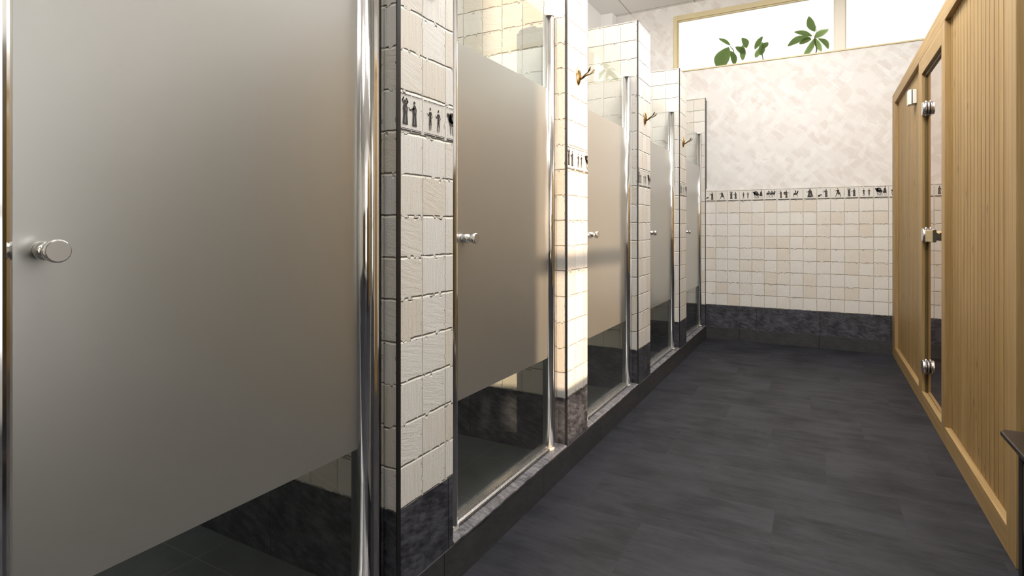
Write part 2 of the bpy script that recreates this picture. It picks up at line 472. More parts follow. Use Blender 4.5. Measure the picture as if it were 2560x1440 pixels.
# ------------------------------------------------------------------ mesh builder
class MB:
    def __init__(self, uvo=(0, 0, 0)):
        self.v, self.f, self.uv, self.mi, self.sm = [], [], [], [], []
        self.uvo = uvo

    def face(self, pts, mi=0, uvs=None, smooth=False):
        n = len(self.v)
        self.v += [tuple(p) for p in pts]
        self.f.append(tuple(range(n, n + len(pts))))
        if uvs is None:
            a, b, c = Vector(pts[0]), Vector(pts[1]), Vector(pts[2])
            nr = (b - a).cross(c - a)
            ax = max(range(3), key=lambda i: abs(nr[i]))
            o = self.uvo
            if ax == 0:
                uvs = [(p[1] - o[1], p[2] - o[2]) for p in pts]
            elif ax == 1:
                uvs = [(p[0] - o[0], p[2] - o[2]) for p in pts]
            else:
                uvs = [(p[0] - o[0], p[1] - o[1]) for p in pts]
        self.uv.append(uvs)
        self.mi.append(mi)
        self.sm.append(smooth)

    def box(self, x0, x1, y0, y1, z0, z1, mi=0, skip=''):
        p = lambda a, b, c: (a, b, c)
        q = {'x': [p(x0, y1, z0), p(x0, y0, z0), p(x0, y0, z1), p(x0, y1, z1)],
             'X': [p(x1, y0, z0), p(x1, y1, z0), p(x1, y1, z1), p(x1, y0, z1)],
             'y': [p(x0, y0, z0), p(x1, y0, z0), p(x1, y0, z1), p(x0, y0, z1)],
             'Y': [p(x1, y1, z0), p(x0, y1, z0), p(x0, y1, z1), p(x1, y1, z1)],
             'z': [p(x0, y1, z0), p(x1, y1, z0), p(x1, y0, z0), p(x0, y0, z0)],
             'Z': [p(x0, y0, z1), p(x1, y0, z1), p(x1, y1, z1), p(x0, y1, z1)]}
        for k, pts in q.items():
            if k not in skip:
                self.face(pts, mi)
        return self

    def tube(self, path, radii, seg=12, mi=0, flat=1.0, up=(0, 0, 1)):
        path = [Vector(p) for p in path]
        if not isinstance(radii, (list, tuple)):
            radii = [radii] * len(path)
        rings = []
        for i, p in enumerate(path):
            d = (path[min(i + 1, len(path) - 1)] - path[max(i - 1, 0)]).normalized()
            u = Vector(up)
            if abs(d.dot(u)) > 0.95:
                u = Vector((1, 0, 0))
            a = d.cross(u).normalized()
            b = a.cross(d).normalized()
            rings.append([p + (a * cos(t) + b * sin(t) * flat) * radii[i] for t in [2 * pi * k / seg for k in range(seg)]])
        for i in range(len(rings) - 1):
            for k in range(seg):
                k2 = (k + 1) % seg
                self.face([rings[i][k], rings[i][k2], rings[i + 1][k2], rings[i + 1][k]][::-1], mi, smooth=True)
        self.face(rings[0], mi)
        self.face(rings[-1][::-1], mi)
        return self

    def lathe(self, c, axis, prof, seg=24, mi=0, squash=(1, 1)):
        """prof: list of (distance along axis, radius)"""
        c = Vector(c); ax = Vector(axis).normalized()
        u = Vector((0, 0, 1)) if abs(ax.z) < 0.9 else Vector((0, 1, 0))
        a = ax.cross(u).normalized(); b = a.cross(ax).normalized()
        rings = [[c + ax * h + (a * cos(t) * squash[0] + b * sin(t) * squash[1]) * r for t in [2 * pi * k / seg for k in range(seg)]] for h, r in prof]
        for i in range(len(rings) - 1):
            for k in range(seg):
                k2 = (k + 1) % seg
                self.face([rings[i][k], rings[i + 1][k], rings[i + 1][k2], rings[i][k2]][::-1], mi, smooth=True)
        self.face(rings[0], mi)
        self.face(rings[-1][::-1], mi)
        return self

    def prism(self, poly, axis, t0, t1, mi=0, smooth=False):
        """poly in the two other axes (in xyz order), extruded along axis"""
        def P(a, b, t):
            return {'x': (t, a, b), 'y': (a, t, b), 'z': (a, b, t)}[axis]
        n = len(poly)
        A = [P(a, b, t0) for a, b in poly]
        B = [P(a, b, t1) for a, b in poly]
        for i in range(n):
            j = (i + 1) % n
            self.face([A[i], A[j], B[j], B[i]], mi, smooth=smooth)
        self.face(A[::-1], mi)
        self.face(B, mi)
        return self

    def build(self, name, mats, parent=None, loc=(0, 0, 0), bevel=0, weld=True, recalc=True):
        me = bpy.data.meshes.new(name)
        L = Vector(loc)
        me.from_pydata([tuple(Vector(v) - L) for v in self.v], [], self.f)
        ul = me.uv_layers.new(name='UVMap')
        i = 0
        for u in self.uv:
            for c in u:
                ul.data[i].uv = c
                i += 1
        if not isinstance(mats, (list, tuple)):
            mats = [mats]
        for m in mats:
            me.materials.append(M[m])
        for k, p in enumerate(me.polygons):
            p.material_index = self.mi[k]
            p.use_smooth = self.sm[k]
        if weld:
            bm = bmesh.new(); bm.from_mesh(me)
            bmesh.ops.remove_doubles(bm, verts=bm.verts, dist=1e-5)
            if recalc:
                bmesh.ops.recalc_face_normals(bm, faces=bm.faces)
            bm.to_mesh(me); bm.free()
        o = bpy.data.objects.new(name, me)
        COL.objects.link(o)
        if parent is not None:
            o.parent = parent
            o.location = L
        else:
            o.location = L
        if bevel:
            b = o.modifiers.new('bevel', 'BEVEL')
            b.width = bevel; b.segments = 2; b.limit_method = 'ANGLE'; b.angle_limit = radians(40)
        return o


def tag(o, label=None, cat=None, group=None, kind=None):
    if label: o['label'] = label
    if cat: o['category'] = cat
    if group: o['group'] = group
    if kind: o['kind'] = kind
    return o


def empty(name, loc, label, cat, group=None):
    o = bpy.data.objects.new(name, None)
    o.location = loc
    o.empty_display_size = 0.1
    COL.objects.link(o)
    return tag(o, label, cat, group)


def struct(mb, name, mats, label, cat, parent=None, **kw):
    o = mb.build(name, mats, parent, **kw)
    if parent is None:
        tag(o, label, cat, kind='structure')
    return o


# ------------------------------------------------------------------ printed frieze figures
def clip_u(poly, lo, hi):
    def half(ps, f, inter):
        out = []
        for i in range(len(ps)):
            a, b = ps[i], ps[(i + 1) % len(ps)]
            if f(a):
                out.append(a)
            if f(a) != f(b):
                out.append(inter(a, b))
        return out

    def at(x):
        return lambda a, b: (x, a[1] + (b[1] - a[1]) * (x - a[0]) / (b[0] - a[0]))
    poly = half(poly, lambda p: p[0] >= lo, at(lo))
    if len(poly) > 2:
        poly = half(poly, lambda p: p[0] <= hi, at(hi))
    return poly if len(poly) > 2 else []


def ell(cx, cy, rx, ry, n=12):
    return [(cx + rx * cos(2 * pi * k / n), cy + ry * sin(2 * pi * k / n)) for k in range(n)]


def seg(pts, w):
    out = []
    ws = w if isinstance(w, (list, tuple)) else [w] * len(pts)
    for i in range(len(pts) - 1):
        (ax, ay), (bx, by) = pts[i], pts[i + 1]
        L = math.hypot(bx - ax, by - ay) or 1
        nx, ny = -(by - ay) / L, (bx - ax) / L
        w0, w1 = ws[i] / 2, ws[i + 1] / 2
        out.append([(ax + nx * w0, ay + ny * w0), (bx + nx * w1, by + ny * w1), (bx - nx * w1, by - ny * w1), (ax - nx * w0, ay - ny * w0)])
        out.append(ell(bx, by, w1, w1, 8))
    return out


def robed(x, h=0.66, w=0.15, y=0.12, face=-1, arm=True, grey=True):
    P = [(x - w * .45, y), (x - w * .32, y + h * .45), (x - w * .45, y + h * .72), (x - w * .1, y + h * .86), (x + w * .2, y + h * .86),
         (x + w * .5, y + h * .70), (x + w * .42, y + h * .42), (x + w * .55, y)]
    out = [(P, 0), (ell(x, y + h * .95, w * .22, h * .065), 0)]
    if arm:
        for s in seg([(x, y + h * .72), (x + face * w * .9, y + h * .62), (x + face * w * 1.25, y + h * .70)], [.05, .035, .025]):
            out.append((s, 0))
    if grey:
        out.append(([(x - w * .2, y + .04), (x - w * .05, y + h * .4), (x + w * .12, y + h * .42), (x + w * .1, y + .04)], 1))
        out.append((ell(x + w * .1, y + h * .62, w * .14, h * .09), 1))
    return out


def nude(x, h=0.68, y=0.12, face=-1, spear=True):
    out = []
    sh, hip = y + h * .80, y + h * .48
    out.append((ell(x, y + h * .93, .028, .045), 0))
    out.append(([(x - .045, sh), (x + .05, sh), (x + .03, hip), (x - .028, hip)], 0))
    for s in seg([(x - .012, hip), (x - .03, y + h * .25), (x - .035, y)], [.055, .035, .02]) + \
            seg([(x + .018, hip), (x + .035, y + h * .25), (x + .02, y)], [.055, .035, .02]) + \
            seg([(x + face * .03, sh - .02), (x + face * .09, sh - .13), (x + face * .14, sh - .06)], [.03, .022, .016]) + \
            seg([(x - face * .04, sh - .02), (x - face * .085, sh - .14), (x - face * .03, sh - .2)], [.03, .022, .016]):
        out.append((s, 0))
    return out


def motif(k):
    out = []
    if k == 0:    # crouching figure and standing robed figure
        out += [(ell(.18, .24, .10, .085), 0), (ell(.30, .32, .09, .05), 0)]
        for s in seg([(.12, .2), (.09, .12), (.17, .11)], .035) + seg([(.33, .3), (.38, .16)], .02):
            out.append((s, 0))
        out += robed(.68, .74, .20, .1)
        for s in seg([(.62, .68), (.50, .74)], .03) + seg([(.62, .62), (.50, .64)], .02):
            out.append((s, 0))
    elif k == 1:  # running warrior
        out += [(ell(.50, .83, .035, .05), 0), ([(.42, .72), (.58, .76), (.64, .62), (.58, .48), (.44, .50), (.46, .62)], 0),
                (ell(.60, .42, .10, .11), 0), (ell(.60, .43, .05, .05), 1)]
        for s in seg([(.48, .48), (.44, .32), (.36, .13), (.31, .12)], [.09, .06, .03, .02]) + \
                seg([(.60, .42), (.68, .30), (.73, .13), (.68, .11)], [.08, .06, .03, .02]) + \
                seg([(.45, .72), (.34, .62), (.28, .70)], [.05, .03, .02]):
            out.append((s, 0))
    elif k == 2:  # robed pair
        out += robed(.30, .68, .20, .12, arm=False)
        for s in seg([(.26, .68), (.20, .78), (.24, .86)], .045) + seg([(.34, .68), (.40, .76), (.35, .84)], .05):
            out.append((s, 0))
        out += robed(.66, .70, .18, .12)
    elif k == 3:  # nude pair
        out += nude(.32) + nude(.68)
    elif k == 4:  # horses and chariot
        out += [(ell(.32, .66, .20, .17), 0), (ell(.24, .60, .07, .18), 0), (ell(.44, .50, .16, .12), 0), (ell(.12, .74, .05, .06), 0),
                (ell(.36, .66, .07, .07), 1)]
        for a, b in (((.22, .45), (.26, .16)), ((.30, .42), (.36, .14)), ((.42, .42), (.46, .16)), ((.52, .42), (.56, .18))):
            for s in seg([a, b], .03):
                out.append((s, 0))
        out += [([(.60, .34), (.68, .74), (.76, .86), (.82, .70), (.86, .36)], 0), (ell(.76, .90, .03, .05), 0)]
        n = 16
        for kx in (.46, .80):
            for i in range(n):
                a0, a1 = 2 * pi * i / n, 2 * pi * (i + 1) / n
                out.append(([(kx + .09 * cos(a0), .2 + .1 * sin(a0)), (kx + .09 * cos(a1), .2 + .1 * sin(a1)),
                             (kx + .075 * cos(a1), .2 + .085 * sin(a1)), (kx + .075 * cos(a0), .2 + .085 * sin(a0))], 0))
    elif k == 5:  # group of horses
        for cx in (.28, .52, .74):
            out += [(ell(cx, .56, .12, .12), 0), (ell(cx + .10, .70, .045, .11), 0), (ell(cx + .05, .80, .05, .04), 0)]
            for s in seg([(cx - .06, .5), (cx - .09, .3), (cx - .05, .16)], .03) + seg([(cx + .07, .5), (cx + .09, .32), (cx + .05, .2)], .025):
                out.append((s, 0))
        out.append((ell(.5, .6, .05, .05), 1))
    elif k == 6:  # archer and shield bearer
        out += robed(.30, .70, .15, .12)
        for s in seg([(.28, .70), (.16, .72), (.12, .80)], .022):
            out.append((s, 0))
        out += robed(.72, .72, .17, .12, face=1)
        out += [(ell(.62, .56, .12, .15), 0), (ell(.63, .56, .06, .08), 1)]
    elif k == 7:  # rider
        out += [(ell(.40, .46, .15, .10), 0), (ell(.56, .58, .06, .13), 0), (ell(.60, .72, .075, .04), 0), (ell(.42, .66, .05, .10), 0), (ell(.42, .80, .03, .045), 0)]
        for s in seg([(.30, .42), (.26, .28), (.30, .14)], [.07, .035, .02]) + seg([(.50, .42), (.56, .28), (.52, .14)], [.06, .035, .02]):
            out.append((s, 0))
    else:         # broad robed figure
        out += [([(.30, .12), (.38, .5), (.36, .70), (.50, .82), (.62, .74), (.66, .5), (.76, .14), (.52, .10)], 0),
                (ell(.50, .86, .055, .055), 0), (ell(.52, .36, .07, .12), 1), (ell(.66, .22, .06, .07), 1)]
        for s in seg([(.42, .68), (.30, .60), (.24, .66)], [.06, .04, .03]):
            out.append((s, 0))
    return out


def frieze(cells, plane, at, nsign, parent, name='frieze_print', loc=(0, 0, 0), flip=False, clip=None):
    """cells: list of (u0, u1, motif); plane 'x' puts u on y, plane 'y' puts u on x"""
    b = MB()
    z0, z1 = TV0 + 9 * TV, TV0 + 10 * TV
    lay = 0.0012
    for (u0, u1, k) in cells:
        W = u1 - u0
        shapes = [(p, m) for p, m in motif(k)] if k is not None else []
        shapes = [([(0.0 + (x), 0.10 + y * 0.86) for x, y in p], m) for p, m in shapes]
        rr = random.Random(int(u0 * 977) + 5)
        cut = 0.08 + rr.random() * 0.7
        shapes += [([(.05, .935), (cut, .935), (cut, .915), (.05, .915)], 0), ([(cut + .05, .935), (.96, .935), (.96, .918), (cut + .05, .918)], 0),
                   ([(.05, .115), (.95, .115), (.95, .10), (.05, .10)], 0), ([(.07, .085), (.52, .085), (.52, .05), (.07, .05)], 0),
                   ([(.55, .085), (.93, .085), (.93, .055), (.55, .055)], 0)]
        for p, m in shapes:
            q = []
            for x, y in p:
                u = u0 + x * W
                q.append((u, z0 + y * (z1 - z0)))
            if clip:
                q = clip_u(q, *clip)
            if len(q) < 3:
                continue
            d = at + nsign * (lay + 0.0004 * m)
            pts = [((d, u, z) if plane == 'x' else (u, d, z)) for u, z in q]
            b.face(pts, m)
    return b.build(name, ['print', 'printg'], parent, loc, weld=False)


# ------------------------------------------------------------------ room shell
XL, XR, XP = -1.864, 1.95, -0.902      # stall rear wall, right wall, plane of the stall fronts
YB, YF = 5.29, -1.9                    # end wall, wall behind the camera
ZC = 3.08
WX0, WX1, WZ0, WZ1 = -1.195, 1.55, 2.452, 2.978

struct(MB().box(XP, XR, YF, YB, -0.05, 0.0), 'floor', 'floor', 'dark charcoal vinyl plank floor of the corridor', 'floor')
struct(MB().box(XL, XP, YF, YB, -0.05, 0.0), 'floor', 'kick', 'concrete slab under the row of shower stalls', 'floor')
cb = MB()
cb.box(XL, XR, YF, YB + 0.12, ZC, ZC + 0.05)
struct(cb, 'ceiling', 'ceil', 'white suspended ceiling of square tiles', 'ceiling')

b = MB(uvo=(-0.018, 0, 0))
b.box(XL, XR, YB, YB + 0.12, 0.0, TV0, 1)
b.box(XL, XR, YB, YB + 0.12, TV0, TV0 + 10 * TV, 0)
b.box(XL, XR, YB + 0.004, YB + 0.12, TV0 + 10 * TV, WZ0, 2)
b.box(XL, WX0, YB + 0.004, YB + 0.12, WZ0, WZ1, 2)
b.box(WX1, XR, YB + 0.004, YB + 0.12, WZ0, WZ1, 2)
b.box(XL, XR, YB + 0.004, YB + 0.12, WZ1, ZC, 2)
wall_back = struct(b, 'wall_back', ['tile', 'slate', 'plaster'], 'end wall with trowelled plaster above beige tiles and a slate base', 'wall')
order = [0, 1, 2, 3, 4, 5, 6, 7, 8, 0, 1, 2, 3, 4, 5]
frieze([(-0.918 + i * 0.1, -0.818 + i * 0.1, k) for i, k in enumerate(order)], 'y', YB, -1, wall_back, clip=(-0.90, 0.52))
struct(MB().box(XP + 0.001, 0.503, YB - 0.005, YB, 0.0, 0.106), 'baseboard_back', 'kick', 'charcoal skirting strip along the foot of the end wall', 'skirting')

b = MB()
b.box(XL - 0.1, XL, YF, YB, 0.0, 2.18, 0)
b.box(XL - 0.1, XL, YF, YB, 2.18, ZC, 1)
struct(b, 'wall_left', ['tile', 'white'], 'rear wall of the shower stalls, tiled with white paint above', 'wall')
struct(MB().box(XL, -1.748, 5.165, YB, 2.18, ZC), 'wall_corner', 'white', 'white boxed-in corner column above the last stall', 'wall')

b = MB()
SW = (0.22, 1.36, 0.30, 2.62)          # side window: y0, y1, z0, z1
b.box(XR, XR + 0.1, YF, SW[0], 0, ZC)
b.box(XR - .012, XR, YF, SW[0] - .02, .06, 1.5, 1)  # unseen dark dado, added to darken the lower reflections in the doors
b.box(XR - .012, XR, SW[1] + .02, 2.13, .06, 1.5, 1)
b.box(XR, XR + 0.1, SW[1], YB, 0, ZC)
b.box(XR, XR + 0.1, SW[0], SW[1], 0, SW[2])
b.box(XR, XR + 0.1, SW[0], SW[1], SW[3], ZC)
struct(b, 'wall_right', ['white', 'pinedk'], 'white side wall behind the sauna cabin', 'wall')
struct(MB().box(XL, XR, YF - 0.1, YF, 0, ZC), 'wall_front', 'tile', 'tiled wall behind the camera', 'wall')

# high window in the end wall
win = bpy.data.objects.new('window_1', None)
win.location = (0, YB, WZ0)
COL.objects.link(win)
tag(win, 'long high window with cream frame and obscured glass in the end wall', 'window', kind='structure')


def wpart(mb, name, mats, **kw):
    o = mb.build(name, mats, None, **kw)
    o.parent = win
    o.matrix_parent_inverse = Matrix.Translation((0, -YB, -WZ0))
    return o


y0, y1 = YB - 0.006, YB + 0.03
b = MB()
fz0, fz1 = WZ0 + 0.012, WZ1 - 0.044
b.box(WX0, WX0 + 0.034, y0, y1, WZ0, WZ1)
b.box(WX1 - 0.034, WX1, y0, y1, WZ0, WZ1)
b.box(WX0 + 0.034, WX1 - 0.034, y0, y1, fz1, WZ1)
b.box(WX0 + 0.034, WX1 - 0.034, y0, y1, WZ0, fz0)
b.box(WX0 + 0.034, WX0 + 0.046, y0 + 0.012, y1, fz0, fz1)
b.box(WX0 + 0.046, WX1 - 0.034, y0 + 0.012, y1, fz1 - 0.012, fz1)
wpart(b, 'window_frame', 'cream', bevel=0.002)
b = MB()
b.box(0.114, 0.186, y0 + 0.004, y1, fz0, fz1)
b.box(0.104, 0.114, y0 + 0.014, y1, fz0, fz1)
b.box(0.186, 0.196, y0 + 0.014, y1, fz0, fz1)
wpart(b, 'mullion', 'pale', bevel=0.002)
wpart(MB().box(WX0 + 0.04, 0.106, YB + 0.018, YB + 0.021, fz0 - 0.004, fz1 + 0.004), 'left_pane', 'obscure')
wpart(MB().box(0.194, WX1 - 0.03, YB + 0.018, YB + 0.021, fz0 - 0.004, fz1 + 0.004), 'right_pane', 'obscure')

# side window that lets the low sun in
b = MB()
b.box(XR + 0.02, XR + 0.07, SW[0], SW[0] + 0.05, SW[2], SW[3])
b.box(XR + 0.02, XR + 0.07, SW[1] - 0.05, SW[1], SW[2], SW[3])
b.box(XR + 0.02, XR + 0.07, SW[0], SW[1], SW[2], SW[2] + 0.05)
b.box(XR + 0.02, XR + 0.07, SW[0], SW[1], SW[3] - 0.05, SW[3])
b.box(XR + 0.02, XR + 0.07, SW[0] + 0.05, SW[1] - 0.05, 1.052, 1.127)
w3 = struct(b, 'window_2', 'white', 'tall side window with a crossbar at waist height', 'window')
MB().box(XR + 0.043, XR + 0.047, SW[0] + 0.04, SW[1] - 0.04, SW[2] + 0.04, SW[3] - 0.04).build('window_pane', 'wglass', w3)

# surface-mounted ceiling lights added to brighten the corridor, outside the frame
for (lx, ly, where) in ((-0.22, 0.45, 'nearest the camera'), (-0.22, 1.6, 'above the second shower door'), (-0.22, 2.7, 'above the third shower door'), (-0.22, 3.75, 'closest to the end wall')):
    e = empty('added_ceiling_light', (lx, ly, ZC), 'added square ceiling light ' + where, 'ceiling light', 'added corridor lights')
    b = MB()
    for (a, c, d, f) in ((-.3, .3, -.3, -.27), (-.3, .3, .27, .3), (-.3, -.27, -.27, .27), (.27, .3, -.27, .27)):
        b.box(a, c, d, f, -0.012, 0.0)
    b.build('light_frame', 'cap', e)
    MB().box(-.27, .27, -.27, .27, -0.11, -0.013).build('diffuser', 'lampdim' if ly < 2 else 'lamp', e)

# ------------------------------------------------------------------ shower partitions
PY = [(0.0, 0.259), (1.05, 1.287), (2.082, 2.324), (3.100, 3.374), (4.175, 4.427)]
PZ = 2.178
plabels = ['tiled partition left of the nearest shower door',
           'tiled partition between the first and second shower doors, nearest figure frieze',
           'sunlit tiled partition between the second and third shower doors',
           'tiled partition between the third and fourth shower doors',
           'tiled partition between the fourth and fifth shower doors']
for i, (a, c) in enumerate(PY):
    e = empty('shower_partition', (XP, a, 0), plabels[i], 'partition', 'tiled piers between the shower doors')
    e['kind'] = 'thing'
    dp = XL - XP + .002
    w = c - a
    b = MB(uvo=(-0.0, 0, 0))
    b.box(dp, 0, 0, w, TV0, PZ)
    b.build('tiled_wall', 'tile', e)
    b = MB(uvo=(0, -0.3, 0))
    b.box(dp, 0, 0, w, 0.0, TV0)
    b.build('slate_base', 'slate', e)
    MB().box(0, 0.0035, -0.0025, 0.0105, 0.108, PZ).build('corner_trim', 'trim', e)
    frieze([(0.0, 0.1, 2), (0.1, 0.2, 3), (0.2, 0.3, 4)], 'x', 0.0, 1, e, clip=(0.012, w))

# thin return of the last stall against the end wall
e = empty('shower_partition', (XP, 5.24, 0), 'thin tiled partition ending the last stall at the end wall', 'partition', 'tiled piers between the shower doors')
e['kind'] = 'thing'
MB().box(XL - XP + .002, 0, 0, YB - 5.24 - 0.006, TV0, PZ).build('tiled_wall', 'tile', e)
MB().box(XL - XP + .002, 0, 0, YB - 5.24 - 0.006, 0, TV0).build('slate_base', 'slate', e)
b = MB()
b.box(0, 0.0035, -0.0025, 0.0105, 0.108, PZ)
b.build('corner_trim', 'trim', e)
MB().box(0, 0.0035, 0.035, 0.0485, 1.355, PZ - 0.02).build('corner_trim', 'trim', e)

# shower floors, curb and sills
struct(MB().box(XP, XP + 0.004, -0.6, YB - 0.006, 0, 0.108), 'trim_1', 'kick', 'charcoal kick strip running along the foot of all the shower stalls', 'kick strip')
OP = [(PY[i][1], (PY[i + 1][0] if i < 4 else 5.24)) for i in range(5)]
ordn = ['first', 'second', 'third', 'fourth', 'fifth']
for i, (a, c) in enumerate(OP):
    b = MB()
    b.box(XL, -0.99, a, c, 0.0, 0.068, 0)
    struct(b, 'floor', 'stallfloor', 'dark tiled floor inside the %s shower stall' % ordn[i], 'floor')
    b = MB()
    b.box(-0.99, XP, a, c, 0.0, 0.106)
    struct(b, 'trim_%d' % (i + 7), 'slate', 'raised slate curb under the %s shower door' % ordn[i], 'curb')
    b = MB()
    n = 26
    pts = []
    rr = random.Random(i + 40)
    top = 0.119
    prev = None
    for k in range(n + 1):
        y = a + 0.0005 + (c - a - 0.001) * k / n
        fx = XP + 0.0055 + rr.uniform(-0.0016, 0.0016)
        ring = [(-0.992, y, 0.1062), (fx - 0.004, y, 0.1062), (fx, y, 0.109), (fx + 0.0005, y, 0.1145), (fx - 0.004 + rr.uniform(-.001, .001), y, top), (-0.992, y, top)]
        if prev:
            for q in range(6):
                q2 = (q + 1) % 6
                b.face([prev[q], prev[q2], ring[q2], ring[q]])
        else:
            b.face(ring)
        prev = ring
    b.face(prev[::-1])
    struct(b, 'trim_%d' % (i + 2), 'sill', 'glossy chipped slate sill under the %s shower door' % ordn[i], 'sill')

# ------------------------------------------------------------------ shower doors
dlab = ['nearest frosted glass shower door, filling the left of the view',
        'second frosted glass shower door, with a sunlit strip beside its hinge post',
        'third frosted glass shower door, warmly lit by the low sun',
        'fourth frosted glass shower door, in grey shade past the sunlit one',
        'fifth and farthest frosted glass shower door beside the end wall']
DX = -0.945
for i, (a, c) in enumerate(OP):
    e = empty('shower_screen', (DX, a, 0.119), dlab[i], 'shower door', 'frosted glass shower doors along the corridor')
    e['kind'] = 'thing'
    W = c - a
    z0 = 0.0002
    # wall channel and rounded closing profile on the near side
    b = MB()
    b.prism([(-.018, 0.0), (.016, 0.0), (.019, .004), (.019, .010), (.015, .012), (.019, .015), (.019, .030), (.016, .033), (-.018, .033)], 'z', z0, 1.712)
    b.build('wall_profile', 'chrome', e)
    b = MB()
    pr = [(.012 * cos(t) * 1.15 + 0.008, .050 + .0145 * sin(t)) for t in [pi * (-.5) + pi * k / 10 for k in range(11)]]
    b.prism([(-.012, .0355)] + pr + [(-.012, .0645)], 'z', z0 + 0.014, 1.712, smooth=False)
    b.build('closing_profile', 'chrome', e)
    MB().box(-.010, .020, .036, .064, z0, z0 + .014).build('profile_foot', 'rubber', e)
    # hinge post with round tube, channel and cap
    h0 = W - 0.094
    post = MB()
    prof = [(-.016, h0 + .002)] + [(.004 + .019 * cos(t), h0 + .0205 + .0195 * sin(t)) for t in [-pi / 2 + pi * k / 16 for k in range(17)]] + [(-.016, h0 + .039)]
    post.prism(prof, 'z', z0 + .012, 1.722)
    po = post.build('hinge_post', 'chrome', e)
    for p in po.data.polygons:
        p.use_smooth = abs(p.normal.z) < 0.5
    ch = MB()
    c0 = h0 + .0415
    ch.prism([(-.018, c0), (.012, c0), (.017, c0 + .003), (.017, c0 + .012), (.013, c0 + .015), (.017, c0 + .018), (.017, c0 + .034), (.013, c0 + .037), (-.018, c0 + .037)], 'z', z0, 1.722)
    ch.build('wall_channel', 'chrome', e)
    cp = MB()
    cp.lathe((.003, h0 + .0205, 1.722), (0, 0, 1), [(0, .0205), (.004, .021), (.010, .0205), (.014, .0165), (.016, .008)], 20)
    cp.build('post_cap', 'cap', po)
    ft = MB()
    ft.lathe((.003, h0 + .0205, z0), (0, 0, 1), [(0, .021), (.006, .0215), (.010, .020), (.012, .016)], 20)
    ft.build('post_foot', 'rubber', po)
    # a slim filler between channel and tiled wall
    MB().box(-.014, .004, c0 + .037, W - 0.0005, z0, 1.716).build('side_filler', 'glass', e)
    # glass leaf: clear strip, frosted field, clear strip
    g = MB()
    ya, yb = .0655, h0 + .001
    zs = [.022, .485 - .119, 1.552 - .119, 1.835 - .119]
    for k, mi in ((0, 0), (1, 1), (2, 0)):
        sk = ('Z' if k < 2 else '') + ('z' if k > 0 else '')
        g.box(-.004, .004, ya, yb, zs[k], zs[k + 1], mi, skip=sk)
    g.build('glass_leaf', ['glass', 'frost'], e)
    # bottom seal rail
    r = MB()
    r.prism([(-.012, .002), (.014, .002), (.016, .006), (.0145, .010), (.0065, .012), (.0065, .022), (-.012, .022)], 'y', .066, h0 - .001)
    r.build('bottom_rail', 'satin', e)
    # knob
    k = MB()
    kc = (.004, .108 if i else .098, .85)
    k.lathe(kc, (1, 0, 0), [(0, .011), (.002, .0125), (.012, .0135), (.019, .0135), (.023, .0115), (.027, .0095), (.031, .0100), (.035, .0135), (.039, .0155), (.048, .0158), (.0495, .0148)], 32)
    k.lathe((kc[0] + .0494, kc[1], kc[2]), (1, 0, 0), [(0, .0146), (.0006, .0140)], 32, mi=1)
    k.lathe((-.004, kc[1], kc[2]), (-1, 0, 0), [(0, .0125), (.014, .0135), (.022, .011), (.030, .014), (.036, .013)], 24)
    k.build('knob', ['chrome', 'face'], e)

# ------------------------------------------------------------------ brass hooks
hlab = ['brass hook high on the pier beside the nearest shower door, mostly above the view',
        'brass hook on the sunlit pier before the third shower door',
        'brass hook on the pier before the fourth shower door',
        'brass hook on the pier before the farthest shower door']


def make_hook(loc, label):
    e = empty('robe_hook', loc, label, 'hook', 'brass hooks on the tiled piers')
    b = MB()
    b.lathe((0, 0, 0.0), (1, 0, 0), [(0, .020), (.004, .020), (.008, .0165), (.011, .011), (.0135, .007), (.016, .003)], 32, squash=(1.0, 1.9))
    b.build('oval_plate', 'brass', e)
    for s in (-1, 1):
        t = MB()
        t.tube([(.010, 0, -.016), (.022, s * .003, -.008), (.036, s * .007, .002), (.050, s * .014, .007), (.060, s * .020, .016), (.066, s * .023, .027)],
               [.0034, .0034, .003, .0026, .0044, .0020], 10)
        t.build('hook_arm', 'brassd', e)
    return e


h0_ = make_hook((XP, 1.19, 1.648), hlab[0])
for (y, lb) in ((2.212, hlab[1]), (3.246, hlab[2]), (4.298, hlab[3])):
    r = h0_.copy(); COL.objects.link(r); r.location = (XP, y, 1.647); r['label'] = lb
    for chd in list(h0_.children):
        q = chd.copy(); COL.objects.link(q); q.parent = r

# ------------------------------------------------------------------ sauna cabin
SX = 0.505
sa = empty('sauna_cabin', (SX, 2.14, 0), 'pine sauna cabin with grooved boards along the right side', 'sauna cabin')


def spart(mb, name, mats, parent=None, bevel=0.0, **kw):
    """geometry given in world coordinates; stored relative to the cabin"""
    mb.v = [(x - SX, y - 2.14, z) for x, y, z in mb.v]
    return mb.build(name, mats, parent or sa, bevel=bevel, **kw)


YE = 5.286
SD = SX + 0.06
spart(MB().box(SX, SD, 2.14, YE, 1.958, 2.04), 'top_rail', 'piney', bevel=.002)
spart(MB().box(SX, SD, 3.278, 3.856, 1.866, 1.958 - .0005), 'door_header', 'piney', bevel=.0015)
spart(MB().box(SX, SD, 5.135, YE, 0.0, 1.9575), 'corner_post', 'pine', bevel=.002)
spart(MB().box(SX, SD, 3.856, 3.965, 0.0, 1.9575), 'door_post', 'pine', bevel=.002)
spart(MB().box(SX, SD, 3.200, 3.278, 0.0, 1.9575), 'door_post', 'pine', bevel=.002)
spart(MB().box(SX, SD, 2.14, 2.237, 0.0, 1.9575), 'corner_post', 'pine', bevel=.002)
spart(MB().box(SX, SD, 3.966, 5.134, 0.0, .082), 'bottom_rail', 'piney', bevel=.0015)
spart(MB().box(SX, SD + .04, 3.279, 3.855, 0.0, .080), 'door_sill', 'piney', bevel=.0015)
